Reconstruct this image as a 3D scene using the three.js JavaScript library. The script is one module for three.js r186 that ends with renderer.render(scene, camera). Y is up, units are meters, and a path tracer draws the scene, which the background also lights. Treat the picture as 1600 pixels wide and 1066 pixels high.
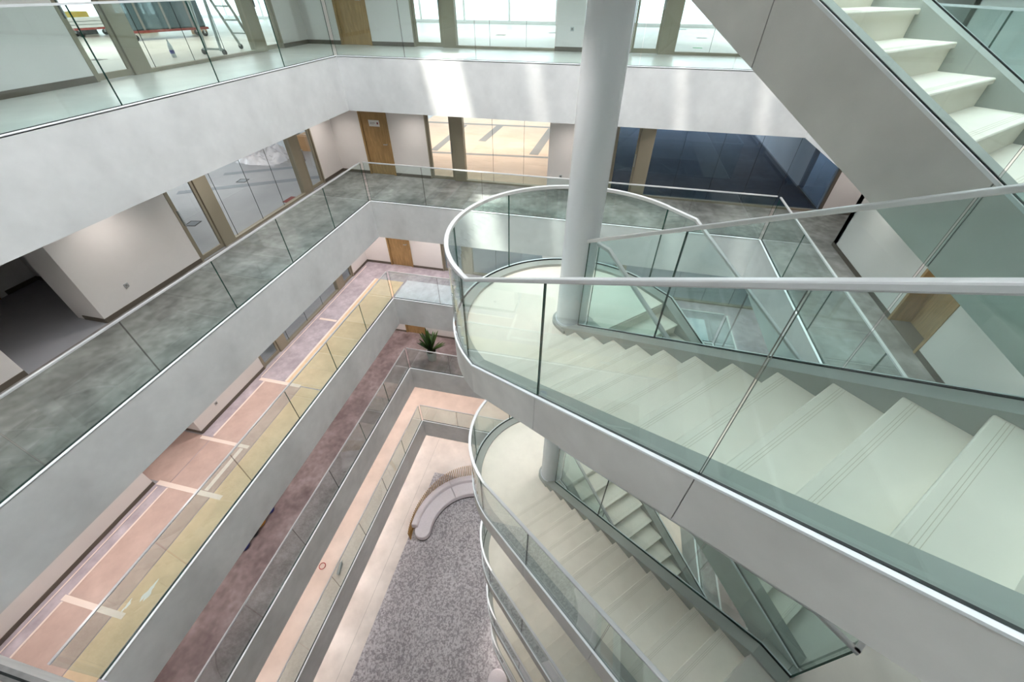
import * as THREE from 'three';
import { mergeGeometries } from 'three/addons/utils/BufferGeometryUtils.js';
import { RoundedBoxGeometry } from 'three/addons/geometries/RoundedBoxGeometry.js';
import { RectAreaLightUniformsLib } from 'three/addons/lights/RectAreaLightUniformsLib.js';

// ------------------------------------------------------------------ camera, sky, sun, exposure
RectAreaLightUniformsLib.init();
const scene = new THREE.Scene();
const renderer = new THREE.WebGLRenderer({ antialias: true });
renderer.toneMapping = THREE.LinearToneMapping;
renderer.toneMappingExposure = 1.32;
renderer.shadowMap.enabled = true;

const EYE = 20.0006;                                   // metres above the ground floor
const camera = new THREE.PerspectiveCamera(2 * Math.atan(533 / 626.2) * 180 / Math.PI, 1600 / 1066, 0.05, 400);
camera.rotation.order = 'YXZ';
camera.position.set(0, EYE, 0);
camera.rotation.set(-0.7280, 0.2192, 0.0034);
scene.add(camera);

scene.background = new THREE.Color().setRGB(0.86, 0.94, 1.0);
scene.backgroundIntensity = 3.8;

const sun = new THREE.DirectionalLight(new THREE.Color().setRGB(1, 0.95, 0.87), 9);
sun.position.set(-0.22 * 60, 60, 0.52 * 60);
sun.target.position.set(0, 0, 0);
sun.castShadow = true; sun.shadow.radius = 4;
Object.assign(sun.shadow.camera, { left: -40, right: 40, top: 40, bottom: -40, near: 1, far: 160 });
sun.shadow.mapSize.set(2048, 2048);
scene.add(sun, sun.target);

// ------------------------------------------------------------------ measures
const DH = 3.7291, L2 = DH / 2, RISE = DH / 24, RUN = 0.286, SD = 1.2188;
const XL = -6.997, XR = 4.297, ZB = -11.0, ZF = 0.30;          // the void
const WL = -9.24, WB = -13.255, WR = 6.1, WF = 3.5;            // corridor walls
const OX0 = -22, OX1 = 13, OZ0 = -22.4, OZ1 = 6;               // outer walls
const CH = DH - SD;                                            // clear corridor height
const H = [0, 1, 2, 3, 4, 5, 6].map((i) => i * DH);
const NC = 2.774, HALF = 1.464, BAND = 1.294, INNER = 0.217;   // stair: centre line, half width
const Q = Math.SQRT1_2;
const P = (n, d) => [(n + d) * Q, (d - n) * Q];

// ------------------------------------------------------------------ helpers
let seed = 7;
const rnd = () => { seed = (seed * 1664525 + 1013904223) >>> 0; return seed / 4294967296; };
function lattice(n) { const a = new Float32Array(n * n); for (let i = 0; i < a.length; i++) a[i] = rnd(); return a; }
function tileNoise(n) {
  const a = lattice(n);
  return (u, v) => {
    const x = u * n, y = v * n, i = Math.floor(x), j = Math.floor(y), f = x - i, g = y - j;
    const s = f * f * (3 - 2 * f), t = g * g * (3 - 2 * g), m = (p, q) => a[((q % n) + n) % n * n + ((p % n) + n) % n];
    return (m(i, j) * (1 - s) + m(i + 1, j) * s) * (1 - t) + (m(i, j + 1) * (1 - s) + m(i + 1, j + 1) * s) * t;
  };
}
function fbm(n, oct = 4) {
  const fs = []; for (let k = 0; k < oct; k++) fs.push(tileNoise(n << k));
  return (u, v) => { let s = 0, a = 0.5, w = 0; for (const f of fs) { s += a * f(u, v); w += a; a *= 0.55; } return s / w; };
}
function tex(px, metres, fn, metresV = metres) {
  const d = new Uint8Array(px * px * 4);
  for (let y = 0; y < px; y++) for (let x = 0; x < px; x++) {
    const c = fn(x / px, y / px), o = (y * px + x) * 4;
    for (let k = 0; k < 3; k++) d[o + k] = Math.max(0, Math.min(255, c[k]));
    d[o + 3] = 255;
  }
  const t = new THREE.DataTexture(d, px, px);
  t.colorSpace = THREE.SRGBColorSpace; t.magFilter = THREE.LinearFilter; t.minFilter = THREE.LinearMipmapLinearFilter; t.generateMipmaps = true;
  t.wrapS = t.wrapT = THREE.RepeatWrapping; t.repeat.set(1 / metres, 1 / metresV); t.needsUpdate = true;
  return t;
}
const mixc = (a, b, t) => [0, 1, 2].map((k) => a[k] + (b[k] - a[k]) * t);
const std = (o) => new THREE.MeshStandardMaterial(o);
const rgb = (r, g, b) => new THREE.Color(`rgb(${r},${g},${b})`);

// ------------------------------------------------------------------ materials
const M = {};
{
  const n1 = fbm(4, 5), n2 = fbm(16, 3), n3 = fbm(8, 4);
  const mottled = (c, a) => tex(512, 3.1, (u, v) => { const k = (n1(u, v) - 0.5) * a + (n2(v, u) - 0.5) * a * 0.35; return c.map((x) => x + k); });
  M.fascia = std({ map: mottled([209, 208, 207], 32), roughness: 0.62 });
  M.stringer = std({ color: rgb(167, 171, 165), roughness: 0.5 });
  M.cladding = std({ map: mottled([225, 222, 218], 40), roughness: 0.55 });
  M.paint = std({ map: mottled([236, 232, 230], 5), roughness: 0.8 });
  M.ceiling = std({ color: rgb(236, 234, 231), roughness: 0.9 });
  M.column = std({ color: rgb(228, 233, 238), roughness: 0.25 });
  M.rail = std({ color: rgb(214, 215, 216), roughness: 0.34, metalness: 0.25 });
  M.trimWhite = std({ color: rgb(243, 245, 247), roughness: 0.4 });
  M.seal = std({ color: rgb(22, 26, 26), roughness: 0.7 });
  M.glass = new THREE.MeshPhysicalMaterial({ color: new THREE.Color().setRGB(0.888, 0.947, 0.938), roughness: 0, transmission: 1, thickness: 0, ior: 1.45 });
  M.glassEdge = std({ color: rgb(20, 74, 62), roughness: 0.25 });
  M.clear = new THREE.MeshPhysicalMaterial({ color: new THREE.Color().setRGB(0.94, 0.96, 0.96), roughness: 0, transmission: 1, thickness: 0, ior: 1.4 });
  M.smoked = new THREE.MeshPhysicalMaterial({ color: new THREE.Color().setRGB(0.64, 0.71, 0.78), roughness: 0, transmission: 1, thickness: 0, ior: 1.5 });
  M.opal = new THREE.MeshPhysicalMaterial({ color: new THREE.Color().setRGB(0.95, 0.96, 0.97), roughness: 0.86, transmission: 1, thickness: 0, ior: 1.2 });
  M.satin = new THREE.MeshPhysicalMaterial({ color: new THREE.Color().setRGB(0.95, 0.96, 0.97), roughness: 0.66, transmission: 1, thickness: 0, ior: 1.2 });
  M.tread = std({ map: tex(512, 2.3, (u, v) => { const k = (n1(u, v) - 0.5) * 12 + (n2(u, v) - 0.5) * 9; return [240 + k, 234 + k, 221 + k]; }), roughness: 0.5 });
  M.treadLine = std({ color: rgb(206, 200, 182), roughness: 0.8 });
  M.bronze = std({ color: rgb(160, 152, 134), roughness: 0.5, metalness: 0.25 });
  M.skirting = std({ color: rgb(112, 104, 94), roughness: 0.5, metalness: 0.3 });
  const grain = fbm(32, 3);
  M.wood = std({ map: tex(512, 1, (u, v) => { const k = grain(u * 1.0, v * 0.125) - 0.5, f = n1(u, v) - 0.5; return [172 + k * 44 + f * 16, 139 + k * 38 + f * 14, 92 + k * 28 + f * 10]; }), roughness: 0.5 });
  // carpets: planks of slightly different tone with streaks
  const plank = (base, amp, w, l, px, tileAmp = 0.2) => {
    const cells = lattice(32), streak = fbm(8, 4), patch = fbm(12, 4), fine = fbm(64, 2);
    return tex(px, 8, (u, v) => {
      const i = Math.floor(u * 8 / w), j = Math.floor((v * 8 + (i % 2) * l / 2) / l), c = cells[(((j % 32) + 32) % 32) * 32 + i % 32] - 0.5;
      const s = streak(u * 2, v * 1) - 0.5, s2 = patch(u, v * 2) - 0.5, f = fine(u, v) - 0.5;
      const k = c * amp * tileAmp + s * amp * 1.1 + s2 * amp * 0.9 + f * amp * 0.7; return base.map((x) => x + k);
    });
  };
  M.carpetGrey = std({ map: plank([140, 136, 134], 50, 0.5, 1.0, 1024, 0.24), roughness: 0.95 });
  M.carpetPlum = std({ map: plank([140, 125, 125], 42, 0.5, 1.0, 512, 0.1), roughness: 0.95 });
  M.carpetNavy = std({ map: plank([66, 76, 92], 16, 0.5, 1.0, 512), roughness: 0.8 });
  M.screedPale = std({ map: tex(512, 6, (u, v) => { const k = (n3(u, v) - 0.5) * 34 + (n2(u, v * 0.5) - 0.5) * 16; return [222 + k, 220 + k, 214 + k]; }), roughness: 0.32 });
  M.screedRoom = std({ map: tex(512, 7, (u, v) => { const k = (n3(u, v) - 0.5) * 24; return [208 + k, 204 + k, 196 + k]; }), roughness: 0.42 });
  M.screedGrey = std({ map: tex(512, 7, (u, v) => { const k = (n3(u, v) - 0.5) * 26; return [158 + k, 160 + k, 166 + k]; }), roughness: 0.45 });
  M.plywood = std({ map: tex(512, 5, (u, v) => { const k = (n3(u, v) - 0.5) * 22 + (grain(u * 0.25, v) - 0.5) * 14; return [218 + k, 190 + k, 164 + k]; }), roughness: 0.6 });
  M.stone = std({ map: tex(512, 4, (u, v) => { const k = (n3(u, v) - 0.5) * 26 + (n2(u, v) - 0.5) * 10; return [222 + k, 213 + k, 206 + k]; }), roughness: 0.38 });
  M.stonePink = std({ map: tex(512, 4, (u, v) => { const k = (n3(u, v) - 0.5) * 26; return [224 + k, 206 + k, 194 + k]; }), roughness: 0.4 });
  M.platform = std({ map: mottled([222, 219, 210], 14), roughness: 0.45 });
  const blot = fbm(80, 3), blot2 = fbm(150, 2), wide = fbm(5, 3);
  M.carpetMottled = std({ map: tex(1024, 5, (u, v) => {
    const b = blot(u, v) * 0.6 + blot2(v, u) * 0.4, k = Math.max(0, Math.min(1, (b - 0.36) * 4)), w = (wide(u, v) - 0.5) * 18;
    return mixc([150, 144, 148], [203, 199, 202], k).map((x) => x + w);
  }), roughness: 1 });
  M.cardboard = std({ map: tex(512, 2.4, (u, v) => { const k = (n3(u, v) - 0.5) * 26 + (n2(u, v) - 0.5) * 12; return [196 + k, 172 + k, 162 + k]; }), roughness: 0.85 });
  M.board = std({ map: tex(512, 2.4, (u, v) => { const k = (n3(u, v) - 0.5) * 26 + (n2(u, v) - 0.5) * 14; return [224 + k, 198 + k * 0.95, 164 + k * 0.9]; }), roughness: 0.75 });
  M.film = std({ map: tex(512, 2, (u, v) => { const k = (n3(u, v) - 0.5) * 44 + (n2(u, v) - 0.5) * 30; return [184 + k, 175 + k, 183 + k]; }), roughness: 0.25 });
  M.filmWhite = std({ map: tex(512, 2, (u, v) => { const k = (n3(u, v) - 0.5) * 30 + (n2(u, v) - 0.5) * 20; return [222 + k, 222 + k, 230 + k]; }), roughness: 0.2 });
  M.tape = std({ color: rgb(238, 224, 214), roughness: 0.6 });
  M.tapeGrey = std({ color: rgb(142, 138, 134), roughness: 0.7 });
  M.tapeConcrete = std({ color: rgb(132, 140, 148), roughness: 0.7 });
  M.sofa = std({ map: tex(256, 0.6, (u, v) => { const k = (n2(u, v) - 0.5) * 12; return [236 + k, 228 + k, 232 + k]; }), roughness: 0.95 });
  M.gold = std({ color: rgb(180, 142, 74), roughness: 0.4, metalness: 0.35 });
  M.plinth = std({ color: rgb(46, 40, 38), roughness: 0.7 });
  M.leaf = std({ color: rgb(62, 92, 34), roughness: 0.55, side: THREE.DoubleSide });
  M.leafDark = std({ color: rgb(36, 64, 26), roughness: 0.55, side: THREE.DoubleSide });
  M.pot = std({ color: rgb(178, 184, 180), roughness: 0.5 });
  M.soil = std({ color: rgb(48, 38, 30), roughness: 1 });
  M.steel = std({ color: rgb(190, 194, 196), roughness: 0.3, metalness: 0.7 });
  M.black = std({ color: rgb(28, 28, 30), roughness: 0.6 });
  M.paper = std({ color: rgb(238, 238, 236), roughness: 0.8 });
  M.red = std({ color: rgb(176, 54, 44), roughness: 0.5 });
  M.redDark = std({ color: rgb(128, 40, 32), roughness: 0.6 });
  M.teal = std({ color: rgb(58, 78, 86), roughness: 0.45 });
  M.yellow = std({ color: rgb(210, 178, 40), roughness: 0.5 });
  M.blue = std({ color: rgb(52, 60, 150), roughness: 0.8 });
  M.orange = std({ color: rgb(214, 140, 30), roughness: 0.8 });
  M.carton = std({ color: rgb(192, 152, 112), roughness: 0.85 });
  M.alu = std({ color: rgb(186, 196, 194), roughness: 0.4, metalness: 0.4 });
  M.plastic = new THREE.MeshPhysicalMaterial({ color: rgb(226, 234, 238), roughness: 0.18, transmission: 0.35, thickness: 0, side: THREE.DoubleSide });
  M.green = std({ color: rgb(60, 170, 96), roughness: 0.6 });
  M.lens = std({ color: rgb(255, 246, 234), roughness: 0.5, emissive: new THREE.Color().setRGB(1, 0.9, 0.8), emissiveIntensity: 2 });
  M.ground = std({ color: rgb(196, 198, 196), roughness: 0.9 });
  M.grooves = std({ color: rgb(120, 116, 112), roughness: 0.8 });
}

// ------------------------------------------------------------------ geometry helpers
function box(x0, x1, y0, y1, z0, z1) {                        // uv in metres
  if (x1 < x0) [x0, x1] = [x1, x0]; if (y1 < y0) [y0, y1] = [y1, y0]; if (z1 < z0) [z0, z1] = [z1, z0];
  const w = x1 - x0, h = y1 - y0, d = z1 - z0, g = new THREE.BoxGeometry(w, h, d), uv = g.attributes.uv;
  const s = [[d, h], [d, h], [w, d], [w, d], [w, h], [w, h]], o = [[z0, y0], [z0, y0], [x0, z0], [x0, z0], [x0, y0], [x0, y0]];
  for (let f = 0; f < 6; f++) for (let k = 0; k < 4; k++) { const i = f * 4 + k; uv.setXY(i, uv.getX(i) * s[f][0] + o[f][0], uv.getY(i) * s[f][1] + o[f][1]); }
  g.translate((x0 + x1) / 2, (y0 + y1) / 2, (z0 + z1) / 2);
  return g;
}
function plan(pts, y0, y1, holes = []) {                      // points are [x, z]
  const s = new THREE.Shape(pts.map(([x, z]) => new THREE.Vector2(x, -z)));
  for (const h of holes) s.holes.push(new THREE.Path(h.map(([x, z]) => new THREE.Vector2(x, -z))));
  const g = new THREE.ExtrudeGeometry(s, { depth: y1 - y0, bevelEnabled: false });
  g.rotateX(-Math.PI / 2); g.translate(0, y0, 0);
  return g;
}
function profile(pts, z0, z1, bevel = 0) {                    // points are [x, y], swept along z
  const s = new THREE.Shape(pts.map(([x, y]) => new THREE.Vector2(x, y)));
  const g = new THREE.ExtrudeGeometry(s, { depth: z1 - z0 - 2 * bevel, bevelEnabled: bevel > 0, bevelSize: bevel, bevelThickness: bevel, bevelOffset: -bevel, bevelSegments: 2 });
  g.translate(0, 0, z0 + bevel);
  return g;
}
const merge = (list) => mergeGeometries(list.map((g) => { const q = g.index ? g.toNonIndexed() : g; for (const k of Object.keys(q.attributes)) if (!['position', 'normal', 'uv'].includes(k)) q.deleteAttribute(k); q.clearGroups(); return q; }));
const taken = new Map();
function numbered(name) { const n = taken.get(name) ?? 0; taken.set(name, n + 1); return n ? `${name}_${String(n).padStart(3, '0')}` : name; }
function part(parent, name, geo, mat, label) {
  const m = new THREE.Mesh(Array.isArray(geo) ? merge(geo) : geo, mat); m.name = name; parent.add(m);
  if (label) m.userData.label = label;
  return m;
}
function thing(name, label, category, pos = [0, 0, 0], turn = 0, group) {
  const g = new THREE.Group(); g.name = numbered(name); g.position.set(...pos); g.rotation.y = turn; scene.add(g);
  g.userData = { label, category }; if (group) g.userData.group = group;
  return g;
}
function single(name, geo, mat, label, category, group) {
  const m = new THREE.Mesh(Array.isArray(geo) ? merge(geo) : geo, mat); m.name = numbered(name); scene.add(m);
  m.userData = { label, category }; if (group) m.userData.group = group;
  return m;
}
function struct(name, geo, mat, label, category) {
  const m = new THREE.Mesh(Array.isArray(geo) ? merge(geo) : geo, mat); m.name = numbered(name); scene.add(m);
  m.userData = { kind: 'structure', label, category };
  return m;
}
function structGroup(name, label, category, pos = [0, 0, 0]) {
  const g = thing(name, label, category, pos); g.userData.kind = 'structure'; return g;
}
const STOREY = ['ground floor with the curved sofa', 'lowest gallery with the pink stone floor', 'gallery with the plum carpet', 'gallery covered with cardboard sheets', 'gallery with the dark grey carpet', 'uppermost pale gallery', 'roof level above the picture'];
let windowNo = 1, doorNo = 1, trimNo = 1;

// ------------------------------------------------------------------ floors, ceilings, fascias
const VOID = [[XL, ZF], [XL, ZB], [XR, ZB], [XR, ZF]];
const OUTER = [[OX0, OZ1], [OX0, OZ0], [OX1, OZ0], [OX1, OZ1]];
const CORR = [[WL, WF], [WL, WB], [WR + 1.5, WB], [WR + 1.5, WF]];
const corridorFloor = [M.stone, M.stonePink, M.carpetPlum, M.film, M.carpetGrey, M.screedPale, M.screedPale];
const roomFloor = [M.stone, M.stone, M.carpetPlum, M.screedGrey, M.screedGrey, M.screedRoom, M.screedRoom];
struct('floor', box(OX0, OX1, -0.25, 0, OZ0, OZ1), M.stone, 'beige stone floor of the ground level around the mottled carpet', 'floor');
for (let i = 1; i <= 6; i++) {
  const y = H[i], hole = VOID.map(([x, z]) => [x === XL ? XL - 0.05 : XR + 0.05, z === ZB ? ZB - 0.05 : ZF + 0.05]);
  struct('floor', plan(CORR, y - 0.02, y, [VOID]), corridorFloor[i], `walkway floor of the ${STOREY[i]}`, 'floor');
  struct('floor', plan(OUTER, y - 0.02, y, [CORR]), roomFloor[i], `office floor behind the partitions of the ${STOREY[i]}`, 'floor');
  struct('ceiling', plan(OUTER, y - SD, y - 0.02, [hole]), M.ceiling, `white ceiling below the ${STOREY[i]}`, 'ceiling');
  const f = (label, g) => struct(`trim_${trimNo++}`, g, M.fascia, label, 'slab edge');
  f(`left plaster slab edge of the ${STOREY[i]}`, box(XL - 0.05, XL, y - SD, y - 0.004, ZB - 0.05, ZF + 0.05));
  f(`rear plaster slab edge of the ${STOREY[i]}`, box(XL, XR, y - SD, y - 0.004, ZB - 0.05, ZB));
  f(`right plaster slab edge of the ${STOREY[i]}`, box(XR, XR + 0.05, y - SD, y - 0.004, ZB - 0.05, ZF + 0.05));
  f(`near plaster slab edge of the ${STOREY[i]}`, box(XL, XR, y - SD, y - 0.004, ZF, ZF + 0.05));
  // stair platform across the near right corner of the void
  const pl = [P(NC - HALF, 0.524), P(NC + HALF, 0.524), [XR, XR - (NC + HALF) * Math.SQRT2], [XR, ZF], [(NC - HALF) * Math.SQRT2 + ZF, ZF]];
  struct('floor', plan(pl, y - 0.41, y + 0.001), M.platform, `pale stair platform at the ${STOREY[i]}`, 'floor');
}

// ------------------------------------------------------------------ walls with doors and partitions
// a run along one axis: u is z for the left and right walls, x for the rear wall; back = towards the rooms
const at = {
  left: (u0, u1, y0, y1, a, b) => box(WL - b, WL - a, y0, y1, u0, u1),
  rear: (u0, u1, y0, y1, a, b) => box(u0, u1, y0, y1, WB - b, WB - a),
  right: (u0, u1, y0, y1, a, b) => box(WR + a, WR + b, y0, y1, u0, u1),
};
const whereBase = { left: (u, y) => [WL, y, u], rear: (u, y) => [u, y, WB], right: (u, y) => [WR, y, u] };
function local(g, o) { g.translate(-o[0], -o[1], -o[2]); return g; }
function wallRun(side, i, segs) {
  const y = H[i], top = y + CH, walls = [], boards = [];
  for (const [kind, u0, u1, extra] of segs) {
    if (kind === 'wall') { walls.push(at[side](u0, u1, y, top, 0, 0.18)); boards.push(at[side](u0, u1, y, y + 0.1, -0.012, 0)); continue; }
    const o = whereBase[side]((u0 + u1) / 2, y), B = (a0, a1, y0, y1, p, q) => local(at[side](a0, a1, y0, y1, p, q), o);
    const lo = Math.min(u0, u1), hi = Math.max(u0, u1);
    if (kind === 'wood') {
      const g = structGroup(`door_${doorNo++}`, `flush oak veneer door in the ${side} wall of the ${STOREY[i]}`, 'door', o);
      part(g, 'door_frame', [B(lo, lo + 0.07, y, top, -0.02, 0.16), B(hi - 0.07, hi, y, top, -0.02, 0.16), B(lo + 0.07, hi - 0.07, top - 0.07, top, -0.02, 0.16)], M.wood);
      part(g, 'door_leaf', B(lo + 0.075, hi - 0.075, y + 0.008, top - 0.075, 0.02, 0.065), M.wood);
      const hx = side === 'rear' ? hi - 0.16 : hi - 0.16;
      part(g, 'door_handle', [B(hx - 0.015, hx + 0.015, y + 1.0, y + 1.03, -0.035, 0.02), B(hx - 0.11, hx + 0.015, y + 1.003, y + 1.027, -0.045, -0.028)], M.steel);
      if (extra === 'sign') {
        const s = B(lo + 0.32, lo + 0.7, y + 1.55, y + 1.74, 0.012, 0.0195);
        const nt = part(g, 'door_notice', s, M.paper, 'white paper notice taped to the door');
        part(nt, 'notice_print', [B(lo + 0.36, lo + 0.54, y + 1.665, y + 1.672, 0.0105, 0.012), B(lo + 0.36, lo + 0.56, y + 1.64, y + 1.647, 0.0105, 0.012), B(lo + 0.36, lo + 0.5, y + 1.615, y + 1.622, 0.0105, 0.012)], M.grooves);
        part(nt, 'notice_mark', B(lo + 0.61, lo + 0.66, y + 1.62, y + 1.68, 0.0105, 0.012), M.redDark);
      }
    } else if (kind === 'glassdoor') {
      const g = structGroup(`door_${doorNo++}`, `framed glass office door in the ${side} wall of the ${STOREY[i]}, ${extra}`, 'door', o);
      part(g, 'door_frame', [B(lo, lo + 0.05, y, top, -0.01, 0.15), B(hi - 0.05, hi, y, top, -0.01, 0.15), B(lo + 0.05, hi - 0.05, top - 0.05, top, -0.01, 0.15)], M.bronze);
      const l = part(g, 'door_leaf', [B(lo + 0.056, lo + 0.116, y + 0.01, top - 0.056, 0.03, 0.075), B(hi - 0.116, hi - 0.056, y + 0.01, top - 0.056, 0.03, 0.075), B(lo + 0.116, hi - 0.116, y + 0.01, y + 0.11, 0.03, 0.075), B(lo + 0.116, hi - 0.116, top - 0.116, top - 0.056, 0.03, 0.075)], M.bronze);
      part(l, 'glass_pane', B(lo + 0.116, hi - 0.116, y + 0.11, top - 0.116, 0.048, 0.056), extra.includes('dark') ? M.smoked : M.clear);
      part(l, 'door_handle', B(hi - 0.1, hi - 0.075, y + 0.9, y + 1.25, -0.02, 0.03), M.steel);
    } else if (kind === 'pier') {
      const g = struct(`trim_${trimNo++}`, at[side](u0, u1, y, top, -0.004, 0.17), M.bronze, `bronze metal pier panel in the ${side} wall of the ${STOREY[i]}, ${extra}`, 'panel');
    } else if (kind === 'glass') {
      const [desc, joints, dark] = extra;
      const g = structGroup(`window_${windowNo++}`, `${desc} in the ${side} wall of the ${STOREY[i]}`, 'glass partition', o);
      part(g, 'sill_frame', B(lo, hi, y, y + 0.06, -0.004, 0.12), M.bronze);
      part(g, 'head_frame', B(lo, hi, top - 0.05, top, -0.004, 0.12), M.bronze);
      const us = [lo, ...joints, hi];
      for (let k = 0; k + 1 < us.length; k++) part(g, 'glass_pane', B(us[k] + 0.003, us[k + 1] - 0.003, y + 0.06, top - 0.05, 0.05, 0.062), dark ? M.smoked : M.clear);
      part(g, 'glass_seal', joints.map((u) => B(u - 0.003, u + 0.003, y + 0.06, top - 0.05, 0.05, 0.062)), M.seal);
    }
  }
  if (walls.length) struct(`wall_${side}`, walls, M.paint, `white painted ${side} wall of the ${STOREY[i]}`, 'wall');
  if (boards.length) struct(`baseboard_${side}`, boards, M.skirting, `dark bronze skirting of the ${side} wall, ${STOREY[i]}`, 'skirting');
}
for (let i = 0; i <= 5; i++) {
  const full = i >= 3;
  wallRun('left', i, full ? [
    ['wall', -2.85, WF], ['wall', -6.72, -4.3],
    ['glassdoor', -7.55, -6.72, 'beside the long white wall'], ['pier', -7.88, -7.55, 'after the first glass door'],
    ['glass', -11.0, -7.88, ['three-pane glass partition', [-10.0, -9.04, -8.03]]],
    ['pier', -11.35, -11.0, 'close to the far corner'], ['glassdoor', -12.1, -11.35, 'close to the far corner'], ['wall', WB, -12.1],
  ] : [['wall', -2.85, WF], ['wall', WB, -4.3]]);
  const dark = i === 4;
  wallRun('rear', i, full ? [
    ['wall', WL, -8.15], ['wood', -8.15, -7.15, i === 4 ? 'sign' : ''], ['wall', -7.15, -5.85],
    ['glassdoor', -5.85, -4.93, 'left of the wide panes'], ['pier', -4.93, -4.58, 'left of the wide panes'],
    ['glass', -4.58, -1.8, ['bright glass partition left of the column', [-3.62, -2.6]]], ['wall', -1.8, 0.15],
    ['glassdoor', 0.15, 0.94, dark ? 'right of the column with dark glass' : 'right of the column'], ['pier', 0.94, 1.3, 'right of the column'],
    ['glass', 1.3, 6.4, [dark ? 'dark glass partition right of the column' : 'long glass partition right of the column', [2.15, 3.2, 4.2, 5.15], dark]], ['wall', 6.4, OX1],
  ] : i === 2 ? [['wall', WL, -8.15], ['wood', -8.15, -7.15, ''], ['wall', -7.15, OX1]] : [['wall', WL, OX1]]);
  wallRun('right', i, i === 4 ? [['wall', -11.13, -7.95], ['wall', -6.87, WF]] : [['wall', -11.13, WF]]);
  struct('wall_near', box(WL, WR, H[i], H[i] + CH, WF, WF + 0.18), M.paint, `white near wall of the ${STOREY[i]} behind the viewer`, 'wall');
  // alcove beside the left walkway
  const y = H[i], t = y + CH;
  struct('wall_alcove', [box(-9.79, WL - 0.18, y, t, -4.48, -4.3), box(-9.97, -9.79, y, t, -5.22, -4.3), box(-12.45, -9.79, y, t, -5.4, -5.22), box(-12.45, -12.27, y, t, -5.22, -0.6), box(-12.27, WL - 0.18, y, t, -0.78, -0.6), box(-9.79, WL - 0.18, y, t, -2.85, -2.67)], M.paint, `white walls of the side lobby off the ${STOREY[i]}`, 'wall');
  struct('baseboard_alcove', [box(-9.79, WL, y, y + 0.1, -4.3, -4.288), box(-12.27, -9.79, y, y + 0.1, -5.22, -5.208), box(-12.27, -12.258, y, y + 0.1, -5.22, -4.6)], M.skirting, `dark skirting in the side lobby off the ${STOREY[i]}`, 'skirting');
}
// oak door in the left wall of the dark lobby on the grey storey
{
  const y = H[4], g = structGroup(`door_${doorNo++}`, 'oak door at the back of the dark lobby on the grey carpet storey', 'door', [-12.27, y, -3.9]);
  part(g, 'door_frame', [box(-0.02, 0.04, 0, CH, -0.55, -0.48), box(-0.02, 0.04, 0, CH, 0.48, 0.55), box(-0.02, 0.04, CH - 0.07, CH, -0.48, 0.48)], M.wood);
  part(g, 'door_leaf', box(-0.01, 0.02, 0.01, CH - 0.075, -0.475, 0.475), M.wood);
  part(g, 'door_handle', box(0.02, 0.06, 1, 1.03, 0.28, 0.42), M.steel);
}
// recessed oak door in the right wall of the grey storey
{
  const y = H[4], g = structGroup(`door_${doorNo++}`, 'recessed oak door in the right wall of the grey carpet storey', 'door', [WR, y, -7.41]);
  part(g, 'recess_lining', [box(-0.02, 0.42, 0, CH, -0.54, -0.48), box(-0.02, 0.42, 0, CH, 0.48, 0.54), box(-0.02, 0.42, CH - 0.06, CH, -0.48, 0.48)], M.wood);
  part(g, 'threshold', box(0, 0.4, 0.001, 0.02, -0.48, 0.48), M.skirting);
  part(g, 'door_leaf', box(0.36, 0.41, 0.02, CH - 0.065, -0.475, 0.475), M.wood);
  part(g, 'door_handle', box(0.3, 0.36, 1, 1.03, 0.26, 0.4), M.steel);
}
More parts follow.
